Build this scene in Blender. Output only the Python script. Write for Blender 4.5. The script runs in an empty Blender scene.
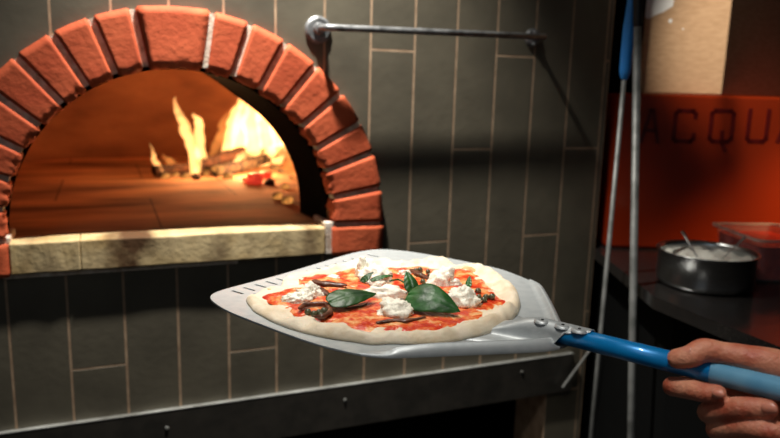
import bpy, bmesh, math, random
from mathutils import Vector, Matrix, noise
random.seed(7)
SC = bpy.context.scene
COL = SC.collection
PI = math.pi

# ------------------------------------------------------------------ camera frame
CAM = Vector((-0.22033, -1.40517, 1.45310))
RGT = Vector((0.92691764, -0.37429096, 0.02701787))
UPV = Vector((0.04504883, 0.18245962, 0.98218078))
FWD = Vector((0.37255106, 0.90918357, -0.18598641))
FOC = 700.0

def ray(x, y):
    return FWD + RGT * ((x - 390) / FOC) + UPV * ((219 - y) / FOC)
def dep(x, y, t):
    return CAM + ray(x, y) * t
def onZ(x, y, Z):
    d = ray(x, y); return CAM + d * ((Z - CAM.z) / d.z)
def onY(x, y, Y):
    d = ray(x, y); return CAM + d * ((Y - CAM.y) / d.y)
def onX(x, y, X):
    d = ray(x, y); return CAM + d * ((X - CAM.x) / d.x)
def depth_of(p):
    return (Vector(p) - CAM).dot(FWD)

cd = bpy.data.cameras.new('camera'); cam = bpy.data.objects.new('camera', cd); COL.objects.link(cam)
cam.matrix_world = Matrix(((RGT.x, UPV.x, -FWD.x, CAM.x), (RGT.y, UPV.y, -FWD.y, CAM.y), (RGT.z, UPV.z, -FWD.z, CAM.z), (0, 0, 0, 1)))
cd.sensor_width = 36; cd.lens = 36 * FOC / 780; cd.clip_start = .02
SC.camera = cam
cd.dof.use_dof = True; cd.dof.focus_distance = .75; cd.dof.aperture_fstop = 5.0
vs = SC.view_settings
SC.display_settings.display_device = 'sRGB'
vs.view_transform = 'Standard'; vs.look = 'None'; vs.gamma = 1; vs.exposure = 0.0; vs.use_curve_mapping = False

# ------------------------------------------------------------------ materials
def lin(c):
    c = c / 255
    return c / 12.92 if c <= .04045 else ((c + .055) / 1.055) ** 2.4
def rgb(r, g, b): return (lin(r), lin(g), lin(b), 1)

def mat(name, c1, c2=None, scale=20, rough=.6, metal=0, bump=0, bscale=None, detail=5, spec=.5, coat=0, sss=0,
        c3=None, lo=.35, hi=.65, stretch=None, rough2=None, trans=0, subcol=None):
    m = bpy.data.materials.new(name); m.use_nodes = True
    nt = m.node_tree; N = nt.nodes; L = nt.links
    b = N['Principled BSDF']
    b.inputs['Base Color'].default_value = c1
    b.inputs['Roughness'].default_value = rough; b.inputs['Metallic'].default_value = metal
    b.inputs['Specular IOR Level'].default_value = spec
    b.inputs['Coat Weight'].default_value = coat
    if sss:
        b.inputs['Subsurface Weight'].default_value = sss
        b.inputs['Subsurface Radius'].default_value = (1, .35, .2); b.inputs['Subsurface Scale'].default_value = .006
    if trans: b.inputs['Transmission Weight'].default_value = trans
    tc = N.new('ShaderNodeTexCoord'); src = tc.outputs['Object']
    if stretch:
        mp = N.new('ShaderNodeMapping'); mp.inputs['Scale'].default_value = stretch
        L.new(src, mp.inputs['Vector']); src = mp.outputs['Vector']
    if c2 is not None:
        n = N.new('ShaderNodeTexNoise'); n.inputs['Scale'].default_value = scale; n.inputs['Detail'].default_value = detail
        L.new(src, n.inputs['Vector'])
        r = N.new('ShaderNodeValToRGB'); r.color_ramp.elements[0].position = lo; r.color_ramp.elements[1].position = hi
        r.color_ramp.elements[0].color = c1; r.color_ramp.elements[1].color = c2
        if c3 is not None:
            e = r.color_ramp.elements.new((lo + hi) / 2); e.color = c3
        L.new(n.outputs['Fac'], r.inputs['Fac']); L.new(r.outputs['Color'], b.inputs['Base Color'])
        if rough2 is not None:
            mr = N.new('ShaderNodeMapRange'); mr.inputs['To Min'].default_value = rough; mr.inputs['To Max'].default_value = rough2
            mr.inputs['From Min'].default_value = lo; mr.inputs['From Max'].default_value = hi
            L.new(n.outputs['Fac'], mr.inputs['Value']); L.new(mr.outputs['Result'], b.inputs['Roughness'])
    if bump:
        n2 = N.new('ShaderNodeTexNoise'); n2.inputs['Scale'].default_value = bscale or scale; n2.inputs['Detail'].default_value = 6
        L.new(src, n2.inputs['Vector'])
        bp = N.new('ShaderNodeBump'); bp.inputs['Strength'].default_value = bump; bp.inputs['Distance'].default_value = .004
        L.new(n2.outputs['Fac'], bp.inputs['Height']); L.new(bp.outputs['Normal'], b.inputs['Normal'])
    return m

def emis(name, color, strength):
    m = bpy.data.materials.new(name); m.use_nodes = True
    b = m.node_tree.nodes['Principled BSDF']
    b.inputs['Base Color'].default_value = color
    b.inputs['Emission Color'].default_value = color; b.inputs['Emission Strength'].default_value = strength
    return m

M = {}
M['tile'] = mat('slate_tile', rgb(88, 83, 71), rgb(108, 102, 87), 9, .5, bump=.12, bscale=60, lo=.3, hi=.75)
M['grout'] = mat('grout', rgb(158, 130, 104), rgb(188, 160, 132), 30, .9)
M['brick'] = mat('red_brick', rgb(186, 74, 38), rgb(216, 104, 62), 14, .82, bump=.3, bscale=110, detail=8, lo=.25, hi=.8)
M['mortar'] = mat('mortar', rgb(232, 222, 208), rgb(190, 170, 150), 60, .9, bump=.4, bscale=200)
M['soot'] = mat('sooty_lining', rgb(7, 6, 6), rgb(12, 10, 9), 30, 1, bump=.5, bscale=50, spec=.05)
M['steel'] = mat('brushed_steel', rgb(190, 192, 192), rgb(170, 172, 172), 40, .28, 1, stretch=(1, 1, 12))
M['pipe'] = mat('galvanised_pipe', rgb(150, 152, 154), rgb(96, 98, 100), 60, .42, .5)
M['pole'] = mat('dull_steel_pole', rgb(150, 152, 150), rgb(110, 112, 110), 30, .5, .4)
M['chrome'] = mat('steel_plate', rgb(215, 218, 220), rgb(190, 194, 198), 70, .32, .85)
M['dark_steel'] = mat('dark_steel', rgb(64, 62, 58), rgb(80, 76, 70), 25, .45, .5, bump=.05, bscale=40)
M['pale_edge'] = mat('pale_steel_edge', rgb(215, 218, 215), rgb(150, 150, 145), 12, .35, .6)  # paler steel for the ledge's top edge, rivets and rod
M['peel'] = mat('aluminium', rgb(196, 201, 202), rgb(176, 182, 184), 60, .4, .45, bump=.03, bscale=160, rough2=.5)
M['blue'] = mat('blue_anodised', rgb(8, 134, 208), rgb(18, 144, 218), 40, .36, .25, spec=.6, coat=.3)
M['pale_blue'] = mat('pale_blue_tube', rgb(100, 165, 205), rgb(120, 180, 214), 40, .35, .15)
M['blue_plastic'] = mat('blue_plastic', rgb(50, 145, 235), None, rough=.4)
M['black_plastic'] = mat('black_rubber', rgb(22, 23, 24), None, rough=.5)
M['black'] = mat('black_paint', rgb(8, 9, 9), rgb(12, 13, 13), 10, .8, spec=.12)
M['dark_wall'] = mat('dark_plaster', rgb(22, 23, 23), rgb(28, 28, 27), 5, .9)
M['floor'] = mat('quarry_floor', rgb(60, 56, 52), rgb(72, 66, 60), 8, .6)
M['counter'] = mat('black_granite', rgb(26, 26, 27), rgb(44, 40, 38), 220, .16, spec=.6)
M['card'] = mat('cardboard', rgb(176, 140, 104), rgb(190, 154, 118), 40, .9, bump=.05, bscale=60, stretch=(1, 1, 4))
M['tape'] = mat('white_paper', rgb(235, 234, 230), None, rough=.7)
M['cream'] = mat('mozzarella_liquid', rgb(240, 238, 228), rgb(225, 224, 212), 40, .35, bump=.4, bscale=40)
M['dough'] = mat('baked_dough', rgb(214, 194, 162), rgb(232, 218, 194), 42, .62, bump=.35, bscale=120, detail=6, lo=.3, hi=.62, sss=.05)
M['char'] = mat('browned_blister', rgb(196, 140, 84), rgb(224, 184, 134), 120, .65)
M['cheese'] = mat('mozzarella', rgb(248, 243, 226), rgb(244, 238, 220), 60, .42, bump=.5, bscale=260)
M['skin_cheese'] = M['cheese']
M['anchovy'] = mat('anchovy', rgb(112, 66, 46), rgb(62, 36, 28), 120, .32, bump=.4, bscale=160)
M['caper'] = mat('caper', rgb(62, 62, 42), rgb(104, 102, 74), 200, .3)
M['red_sauce'] = mat('tomato_pulp', rgb(190, 34, 16), rgb(226, 62, 28), 60, .2, bump=.4, bscale=90)
M['log'] = mat('charred_log', rgb(30, 19, 14), rgb(78, 46, 30), 30, .9, bump=.8, bscale=60)
M['ash'] = mat('ash', rgb(40, 30, 26), rgb(70, 52, 44), 80, .95)
M['sleeve'] = mat('white_sleeve', rgb(220, 220, 216), rgb(205, 205, 200), 30, .8)
M['nail'] = mat('fingernail', rgb(222, 142, 118), None, rough=.3, sss=.2)

# skin
M['skin'] = mat('skin', rgb(196, 98, 72), rgb(226, 154, 122), 38, .40, bump=.38, bscale=300, detail=8, sss=.06, lo=.36, hi=.62, rough2=.55)

# basil: veined green
def leaf_mat():
    m = mat('basil_leaf', rgb(20, 62, 24), rgb(44, 98, 40), 55, .42, bump=.25, bscale=100, spec=.5)
    return m
M['basil'] = leaf_mat()
M['basil_dark'] = mat('basil_dark', rgb(18, 52, 14), rgb(36, 80, 22), 60, .45, bump=.2, bscale=120)

# sauce: red, orange and oily gold patches
def sauce_mat():
    m = bpy.data.materials.new('tomato_sauce'); m.use_nodes = True
    N = m.node_tree.nodes; L = m.node_tree.links; b = N['Principled BSDF']
    tc = N.new('ShaderNodeTexCoord')
    n = N.new('ShaderNodeTexNoise'); n.inputs['Scale'].default_value = 52; n.inputs['Detail'].default_value = 6; n.inputs['Roughness'].default_value = .62
    L.new(tc.outputs['Object'], n.inputs['Vector'])
    r = N.new('ShaderNodeValToRGB'); cr = r.color_ramp
    cr.elements[0].position = .36; cr.elements[0].color = rgb(238, 184, 126)
    cr.elements[1].position = .66; cr.elements[1].color = rgb(184, 36, 16)
    e = cr.elements.new(.45); e.color = rgb(232, 146, 84)
    e = cr.elements.new(.50); e.color = rgb(222, 96, 44)
    e = cr.elements.new(.56); e.color = rgb(206, 58, 26)
    L.new(n.outputs['Fac'], r.inputs['Fac']); L.new(r.outputs['Color'], b.inputs['Base Color'])
    b.inputs['Roughness'].default_value = .3
    n2 = N.new('ShaderNodeTexNoise'); n2.inputs['Scale'].default_value = 130; n2.inputs['Detail'].default_value = 4
    L.new(tc.outputs['Object'], n2.inputs['Vector'])
    bp = N.new('ShaderNodeBump'); bp.inputs['Strength'].default_value = .7; bp.inputs['Distance'].default_value = .004
    L.new(n2.outputs['Fac'], bp.inputs['Height']); L.new(bp.outputs['Normal'], b.inputs['Normal'])
    return m
M['sauce'] = sauce_mat()

# stained sill stone
def sill_mat():
    m = mat('stained_stone', rgb(196, 164, 108), rgb(226, 202, 154), 16, .8, bump=.3, bscale=90, lo=.3, hi=.6)
    N = m.node_tree.nodes; L = m.node_tree.links; b = N['Principled BSDF']
    src = b.inputs['Base Color'].links[0].from_socket
    tc = N.new('ShaderNodeTexCoord'); mp = N.new('ShaderNodeMapping'); mp.inputs['Scale'].default_value = (5, 1, 2.2)
    L.new(tc.outputs['Object'], mp.inputs['Vector'])
    n = N.new('ShaderNodeTexNoise'); n.inputs['Scale'].default_value = 1.6; n.inputs['Detail'].default_value = 8
    L.new(mp.outputs['Vector'], n.inputs['Vector'])
    r = N.new('ShaderNodeValToRGB'); r.color_ramp.elements[0].position = .48; r.color_ramp.elements[1].position = .62
    r.color_ramp.elements[0].color = (0, 0, 0, 1); r.color_ramp.elements[1].color = (1, 1, 1, 1)
    L.new(n.outputs['Fac'], r.inputs['Fac'])
    mx = N.new('ShaderNodeMix'); mx.data_type = 'RGBA'
    L.new(r.outputs['Color'], mx.inputs['Factor']); L.new(src, mx.inputs['A']); mx.inputs['B'].default_value = rgb(92, 62, 34)
    L.new(mx.outputs['Result'], b.inputs['Base Color'])
    return m
M['sill'] = sill_mat()

def ovenfloor_mat():
    m = bpy.data.materials.new('firebrick_floor'); m.use_nodes = True
    N = m.node_tree.nodes; L = m.node_tree.links; b = N['Principled BSDF']
    tc = N.new('ShaderNodeTexCoord'); mp = N.new('ShaderNodeMapping')
    mp.inputs['Location'].default_value = (-.10, -.07, 0)
    L.new(tc.outputs['Object'], mp.inputs['Vector'])
    bt = N.new('ShaderNodeTexBrick'); bt.inputs['Scale'].default_value = 1; bt.inputs['Brick Width'].default_value = .44
    bt.inputs['Row Height'].default_value = .4; bt.inputs['Mortar Size'].default_value = .0028; bt.offset = .5
    bt.inputs['Color1'].default_value = (1, 1, 1, 1); bt.inputs['Color2'].default_value = (.85, .85, .85, 1); bt.inputs['Mortar'].default_value = (.4, .34, .3, 1)
    L.new(mp.outputs['Vector'], bt.inputs['Vector'])
    n = N.new('ShaderNodeTexNoise'); n.inputs['Scale'].default_value = 4.5; n.inputs['Detail'].default_value = 8
    mp2 = N.new('ShaderNodeMapping'); mp2.inputs['Scale'].default_value = (.6, 1.6, 1); L.new(tc.outputs['Object'], mp2.inputs['Vector'])
    L.new(mp2.outputs['Vector'], n.inputs['Vector'])
    r = N.new('ShaderNodeValToRGB'); r.color_ramp.elements[0].position = .35; r.color_ramp.elements[1].position = .68
    r.color_ramp.elements[0].color = rgb(110, 66, 44); r.color_ramp.elements[1].color = rgb(226, 172, 124)
    L.new(n.outputs['Fac'], r.inputs['Fac'])
    mx = N.new('ShaderNodeMix'); mx.data_type = 'RGBA'; mx.blend_type = 'MULTIPLY'; mx.inputs['Factor'].default_value = 1
    L.new(r.outputs['Color'], mx.inputs['A']); L.new(bt.outputs['Color'], mx.inputs['B'])
    L.new(mx.outputs['Result'], b.inputs['Base Color']); b.inputs['Roughness'].default_value = .85
    return m
M['oven_floor'] = ovenfloor_mat()
M['dome'] = mat('firebrick_dome', rgb(118, 70, 45), rgb(160, 104, 70), 5, .9, bump=.4, bscale=30, lo=.3, hi=.7, stretch=(1, 1, 2.4))

def flame_mat(name, color, strength):
    m = bpy.data.materials.new(name); m.use_nodes = True
    N = m.node_tree.nodes; L = m.node_tree.links
    for n in list(N): N.remove(n)
    out = N.new('ShaderNodeOutputMaterial'); em = N.new('ShaderNodeEmission')
    em.inputs['Color'].default_value = color; em.inputs['Strength'].default_value = strength
    L.new(em.outputs[0], out.inputs['Volume'])
    return m
M['flame'] = flame_mat('flame_bright', (1, .45, .13, 1), 135)
M['flame_soft'] = flame_mat('flame_orange', (1, .34, .07, 1), 34)
M['ember_red'] = emis('ember_red', (.85, .06, .03, 1), .5)
def ember_mat():
    m = mat('ember', rgb(22, 15, 12), rgb(46, 30, 22), 50, .95)
    N = m.node_tree.nodes; L = m.node_tree.links; b = N['Principled BSDF']
    tc = N.new('ShaderNodeTexCoord'); n = N.new('ShaderNodeTexNoise'); n.inputs['Scale'].default_value = 34
    L.new(tc.outputs['Object'], n.inputs['Vector'])
    r = N.new('ShaderNodeValToRGB'); r.color_ramp.elements[0].position = .42; r.color_ramp.elements[1].position = .66
    r.color_ramp.elements[0].color = (0, 0, 0, 1); r.color_ramp.elements[1].color = (1, .38, .08, 1)
    L.new(n.outputs['Fac'], r.inputs['Fac']); L.new(r.outputs['Color'], b.inputs['Emission Color']); b.inputs['Emission Strength'].default_value = .8
    return m
M['ember'] = ember_mat()

def tank_mat():
    m = bpy.data.materials.new('orange_gloss_panel'); m.use_nodes = True
    b = m.node_tree.nodes['Principled BSDF']
    b.inputs['Base Color'].default_value = rgb(146, 44, 14); b.inputs['Roughness'].default_value = .22
    b.inputs['Specular IOR Level'].default_value = .5
    return m
M['tank'] = tank_mat()
M['letter'] = mat('dark_red_letter', rgb(92, 16, 14), None, rough=.35)

def clear_mat():
    m = bpy.data.materials.new('clear_plastic'); m.use_nodes = True
    N = m.node_tree.nodes; L = m.node_tree.links
    b = N['Principled BSDF']; out = N['Material Output']
    b.inputs['Base Color'].default_value = (.9, .92, .92, 1); b.inputs['Roughness'].default_value = .15
    tr = N.new('ShaderNodeBsdfTransparent'); mx = N.new('ShaderNodeMixShader'); mx.inputs['Fac'].default_value = .10
    L.new(tr.outputs[0], mx.inputs[1]); L.new(b.outputs[0], mx.inputs[2]); L.new(mx.outputs[0], out.inputs['Surface'])
    return m
M['clear'] = clear_mat()
M['clear_rim'] = mat('clear_plastic_rim', rgb(214, 200, 190), None, rough=.2)

# ------------------------------------------------------------------ helpers
def link(name, me, m=None, parent=None, smooth=False):
    me.name = name
    o = bpy.data.objects.new(name, me); COL.objects.link(o)
    if m is not None: me.materials.append(m)
    if smooth:
        for p in me.polygons: p.use_smooth = True
    if parent is not None:
        o.parent = parent
        o.matrix_parent_inverse = parent.matrix_world.inverted()
    return o
def obj(name, bm, m=None, parent=None, smooth=False, origin=None):
    if origin is not None:
        bmesh.ops.translate(bm, verts=bm.verts, vec=-Vector(origin))
    bmesh.ops.recalc_face_normals(bm, faces=bm.faces)
    me = bpy.data.meshes.new(name); bm.to_mesh(me); bm.free()
    o = link(name, me, m, None, smooth)
    if origin is not None: o.location = origin
    bpy.context.view_layer.update()
    if parent is not None:
        o.parent = parent; o.matrix_parent_inverse = parent.matrix_world.inverted()
    return o
def thing(name, label, cat, loc=(0, 0, 0), group=None):
    o = bpy.data.objects.new(name, None); COL.objects.link(o); o.location = loc; o.empty_display_size = .05
    tag(o, label, cat, group); bpy.context.view_layer.update()
    return o
def tag(o, label, cat, group=None):
    o['label'] = label; o['category'] = cat
    if group: o['group'] = group
    return o
def struct(o):
    o['kind'] = 'structure'; return o

def box(bm, lo, hi, bev=0, mtx=None, seg=2):
    b2 = bmesh.new()
    bmesh.ops.create_cube(b2, size=1)
    for v in b2.verts:
        v.co = Vector([lo[i] + (v.co[i] + .5) * (hi[i] - lo[i]) for i in range(3)])
    if bev: bmesh.ops.bevel(b2, geom=list(b2.edges), offset=bev, segments=seg, affect='EDGES', profile=.5)
    if mtx: bmesh.ops.transform(b2, matrix=mtx, verts=b2.verts)
    merge(bm, b2)
def merge(bm, b2):
    me = bpy.data.meshes.new('tmp'); b2.to_mesh(me); b2.free(); bm.from_mesh(me); bpy.data.meshes.remove(me)
def BM(): return bmesh.new()

def frame_from(d):
    d = d.normalized()
    a = Vector((0, 0, 1)) if abs(d.z) < .9 else Vector((1, 0, 0))
    s = d.cross(a).normalized(); return s, s.cross(d).normalized()

def tube(bm, pts, rad, n=16, cap=True, round_end=False, squash=1.0, side=None):
    """swept tube through pts (Vectors) with radius or list of radii; parallel transported"""
    pts = [Vector(p) for p in pts]
    if not isinstance(rad, (list, tuple)): rad = [rad] * len(pts)
    rad = list(rad)
    if round_end:
        P2 = []; R2 = []
        d0 = (pts[0] - pts[1]).normalized(); d1 = (pts[-1] - pts[-2]).normalized()
        for a in (80, 60, 40, 20):
            P2.append(pts[0] + d0 * rad[0] * math.sin(math.radians(a))); R2.append(rad[0] * math.cos(math.radians(a)))
        P2 += pts; R2 += rad
        for a in (20, 40, 60, 80):
            P2.append(pts[-1] + d1 * rad[-1] * math.sin(math.radians(a))); R2.append(rad[-1] * math.cos(math.radians(a)))
        pts, rad = P2, R2
    rings = []; s = None
    for i, p in enumerate(pts):
        t = (pts[min(i + 1, len(pts) - 1)] - pts[max(i - 1, 0)]).normalized()
        if s is None:
            if side is not None: s = (side - t * side.dot(t)).normalized(); u = s.cross(t).normalized()
            else: s, u = frame_from(t)
        else:
            s = (s - t * s.dot(t)).normalized(); u = s.cross(t).normalized()
        rings.append([bm.verts.new(p + (s * math.cos(2 * PI * k / n) + u * math.sin(2 * PI * k / n) * squash) * rad[i]) for k in range(n)])
    for a, b in zip(rings, rings[1:]):
        for k in range(n):
            bm.faces.new((a[k], a[(k + 1) % n], b[(k + 1) % n], b[k]))
    if cap:
        bm.faces.new(rings[0][::-1]); bm.faces.new(rings[-1])
    return rings

def catmull(pts, sub=6, rad=None):
    pts = [Vector(p) for p in pts]; out = []; ro = []
    n = len(pts)
    for i in range(n - 1):
        p0, p1, p2, p3 = pts[max(i - 1, 0)], pts[i], pts[i + 1], pts[min(i + 2, n - 1)]
        for k in range(sub):
            t = k / sub
            out.append(.5 * ((2 * p1) + (p2 - p0) * t + (2 * p0 - 5 * p1 + 4 * p2 - p3) * t * t + (3 * p1 - p0 - 3 * p2 + p3) * t ** 3))
            if rad: ro.append(rad[i] * (1 - t) + rad[i + 1] * t)
    out.append(pts[-1])
    if rad: ro.append(rad[-1]); return out, ro
    return out

def lathe(bm, prof, n=48, center=(0, 0, 0), close=False):
    c = Vector(center); rings = []
    for r, z in prof:
        rings.append([bm.verts.new(c + Vector((r * math.cos(2 * PI * k / n), r * math.sin(2 * PI * k / n), z))) for k in range(n)])
    for a, b in zip(rings, rings[1:]):
        for k in range(n): bm.faces.new((a[k], a[(k + 1) % n], b[(k + 1) % n], b[k]))
    if close:
        bm.faces.new(rings[0][::-1]); bm.faces.new(rings[-1])

def apply_mods(o):
    dg = bpy.context.evaluated_depsgraph_get(); dg.update()
    me = bpy.data.meshes.new_from_object(o.evaluated_get(dg), depsgraph=dg)
    old = o.data; o.modifiers.clear(); o.data = me; me.name = o.name
    return o
def fbm(v, sc, oct=3, seed=0):
    v = Vector(v) * sc + Vector((seed * 7.3, seed * 3.1, -seed * 5.7))
    return noise.fractal(v, 1.0, 2.0, oct)

# ------------------------------------------------------------------ setting
AX, AZ = -0.08655, 1.17154          # centre of the arch
RO, RI = 0.4155, 0.3050             # outer, inner radius of the brick ring
TS = .20917                         # a third of a tile
XE = .915                           # right end of the tiled wall
bm = BM()
g = .0016
for k in range(-22, 10):
    z0 = .9 + (k % 3) * 0
    base = {0: .9, 1: .9 + TS, 2: .9 + 2 * TS}[(-k) % 3 if False else {0: 0, 1: 1, 2: 2}[k % 3]]
    for j in range(-3, 4):
        a = base + (j) * 3 * TS; b = a + 3 * TS
        x0, x1 = k * .1, (k + 1) * .1
        x1 = min(x1, XE)
        if x1 - x0 < .02 and k == 9: x1 = XE
        if b > 3.1: b = 3.1
        if a >= 3.1 or b <= 0: continue
        if x0 < .8:
            a2 = max(a, .70)
            if b <= .72: continue
        else: a2 = max(a, 0)
        dz = random.uniform(-.0001, .0001)
        box(bm, (x0 + g, -.004 + dz, a2 + g), (x1 - g, .006, b - g), .0009, seg=1)
tiles = obj('wall_back', bm, M['tile'])
struct(tiles)
# substrate with grout colour
bm = BM()
P_ = [(-2.2, .70), (.80, .70), (.80, 0), (XE, 0), (XE, 3.1), (-2.2, 3.1)]
lo = [bm.verts.new((x, -.0038, z)) for x, z in P_]; hi = [bm.verts.new((x, .13, z)) for x, z in P_]
bm.faces.new(lo); bm.faces.new(hi[::-1])
for i in range(6): bm.faces.new((lo[i], hi[i], hi[(i + 1) % 6], lo[(i + 1) % 6]))
slab = obj('trim_1', bm, M['grout']); struct(slab)
# opening of the oven
def cutter():
    bm = BM(); n = 64
    pts = []
    R = .36
    for i in range(n + 1):
        a = PI * i / n - 0
        pts.append((AX + R * math.cos(a), AZ + R * math.sin(a)))
    pts = pts + [(AX - R, 1.098), (AX + R, 1.098)]
    lo = [bm.verts.new((x, -.1, z)) for x, z in pts]; hi = [bm.verts.new((x, .3, z)) for x, z in pts]
    bm.faces.new(lo); bm.faces.new(hi[::-1])
    for i in range(len(pts)):
        j = (i + 1) % len(pts); bm.faces.new((lo[i], hi[i], hi[j], lo[j]))
    return obj('cutter', bm)
ct = cutter()
for o in (tiles, slab):
    md = o.modifiers.new('b', 'BOOLEAN'); md.object = ct; md.operation = 'DIFFERENCE'; md.solver = 'EXACT'
    apply_mods(o)
bpy.data.objects.remove(ct)

bm = BM(); box(bm, (-2.2, -3.2, -.05), (3.2, 2.0, 0)); struct(obj('floor', bm, M['floor']))
bm = BM(); box(bm, (-2.2, 1.9, 0), (3.2, 2.0, 3.1)); struct(obj('wall_rear', bm, M['dark_wall']))
bm = BM(); box(bm, (3.1, -3.2, 0), (3.2, 1.9, 3.1)); struct(obj('wall_right', bm, M['dark_wall']))
bm = BM(); box(bm, (-2.2, .5, 0), (.80, .55, .70)); struct(obj('wall_recess', bm, M['black']))
bm = BM(); box(bm, (-2.3, -3.2, 0), (-2.2, 2.0, 3.1)); struct(obj('wall_left', bm, M['dark_wall']))
bm = BM(); box(bm, (-2.3, -3.2, 3.1), (3.2, 2.0, 3.15)); struct(obj('ceiling', bm, M['dark_wall']))

# ------------------------------------------------------------------ oven
OF = 1.155   # oven floor level
oven = thing('pizza_oven', 'wood-fired pizza oven with red brick arch set into the dark tiled wall', 'oven', (AX, 0, 0))
DY = -.022
def brick(bm, a0, a1, seed, gap=.0054):
    b2 = BM()
    bmesh.ops.create_cube(b2, size=2)
    bmesh.ops.bevel(b2, geom=list(b2.edges), offset=.06, segments=2, affect='EDGES')
    bmesh.ops.subdivide_edges(b2, edges=[e for e in b2.edges if e.calc_length() > 1], cuts=9, use_grid_fill=True)
    for v in b2.verts:
        u, w, d = v.co
        r = (RI + RO) / 2 + w * (RO - RI) / 2
        am, ah = (a0 + a1) / 2, (a0 - a1) / 2
        ang = am + u * (ah - gap / r)
        if True:
            # straight outer/inner chords
            if abs(u) < 1.01: r = r / math.cos(am - ang) * (.5 + .5 * math.cos((am - ang)))
        p = Vector((AX + r * math.cos(ang), 0, AZ + r * math.sin(ang)))
        y = DY + (d + 1) / 2 * .045
        n1 = fbm((p.x, y, p.z), 26, 3, seed); n2 = fbm((p.x, y, p.z), 75, 3, seed + 5)
        chip = max(0, -w - .55) * .014 * (n2 + .2) + n1 * .0007
        rad = Vector((math.cos(ang), 0, math.sin(ang)))
        p += rad * chip
        front = max(0, -d)
        y += front * (n1 * .0006 + n2 * .0003) + front * max(0, -w - .7) * .012 * max(0, n2 + .15)
        v.co = Vector((p.x, y, p.z))
    merge(bm, b2)
bm = BM()
D = math.radians
angs = [130.6, 120.8, 110.9, 100.8, 81.1, 71.0, 60.5, 50.2, 39.8, 29.6, 20.1, 9.2, -1.6]
left = [140.6, 150.6, 160.8, 171, 181.5]
allj = left[::-1] + angs
for i in range(len(allj) - 1): brick(bm, D(allj[i]), D(allj[i + 1]), i)
arch = obj('brick_arch', bm, M['brick'], oven, smooth=True)
# foot bricks (flat headers either side of the sill)
for s in (1, -1):
    b2 = BM(); bmesh.ops.create_cube(b2, size=2)
    bmesh.ops.bevel(b2, geom=list(b2.edges), offset=.05, segments=2, affect='EDGES')
    bmesh.ops.subdivide_edges(b2, edges=[e for e in b2.edges if e.calc_length() > 1], cuts=7, use_grid_fill=True)
    x0, x1 = AX + s * .303, AX + s * .418
    for v in b2.verts:
        x = (x0 + x1) / 2 + v.co.x * abs(x1 - x0) / 2; z = 1.127 + v.co.z * .0305; y = DY + (v.co.y + 1) / 2 * .1
        n1 = fbm((x, y, z), 30, 3, 30 + s)
        v.co = Vector((x, y + min(0, v.co.y) * -n1 * .0015, z + n1 * .0008))
    obj('foot_brick', b2, M['brick'], oven, smooth=True)
# mortar bed behind and between the bricks
bm = BM(); n = 80; ri, ro = RI + .006, RO - .003
rings = []
for i in range(n + 1):
    a = D(183) + (D(-4) - D(183)) * i / n
    c, s = math.cos(a), math.sin(a)
    w = .0015 * noise.noise(Vector((i * .7, 0, 0)))
    rings.append([bm.verts.new((AX + r * c, y, AZ + r * s)) for r, y in ((ri, DY + .007 + w), (ro + w, DY + .007), (ro, .02), (ri, .02))])
for a, b in zip(rings, rings[1:]):
    for k in range(4): bm.faces.new((a[k], a[(k + 1) % 4], b[(k + 1) % 4], b[k]))
bm.faces.new(rings[0]); bm.faces.new(rings[-1][::-1])
box(bm, (AX + .289, -.016, 1.098), (AX + .307, .08, 1.168), .003)
box(bm, (AX - .318, -.012, 1.092), (AX - .300, .08, 1.168), .003)
box(bm, (AX - .312, -.010, 1.090), (.02, .04, 1.1005), .002)
obj('mortar', bm, M['mortar'], oven)
# sill slabs
bm = BM()
for x0, x1 in ((AX - .302, AX - .1855), (AX - .185, AX + .288)):
    b2 = BM(); box(b2, (x0, -.02, 1.1005), (x1, .045, 1.1575), .0025)
    bmesh.ops.subdivide_edges(b2, edges=[e for e in b2.edges if e.calc_length() > .1], cuts=10, use_grid_fill=True)
    for v in b2.verts:
        v.co.y += fbm(v.co, 30, 3) * .0012; v.co.z += fbm(v.co, 22, 2, 4) * .0012
    merge(bm, b2)
obj('sill', bm, M['sill'], oven)
# throat (vaulted entry) and chamber
TD = .185
def rend(a):
    k = min(1, max(0, (a - D(55)) / D(50))); k = k * k * (3 - 2 * k)
    return .287 + .053 * k
bm = BM(); n = 48; rows = []
for j in range(9):
    t = j / 8; y = .018 + (TD - .018) * t
    row = []
    for i in range(n + 1):
        a = PI * i / n; c, s = math.cos(a), math.sin(a)
        rr = (RI - .002) * (1 - t) + rend(a) * t
        row.append(bm.verts.new((AX + rr * c, y, AZ + rr * s)))
    row = [bm.verts.new((row[0].co.x, y, OF - .02))] + row + [bm.verts.new((row[-1].co.x, y, OF - .02))]
    rows.append(row)
for a, b in zip(rows, rows[1:]):
    for k in range(len(a) - 1): bm.faces.new((a[k], a[k + 1], b[k + 1], b[k]))
thr = obj('throat', bm, M['soot'], oven, smooth=True)
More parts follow.
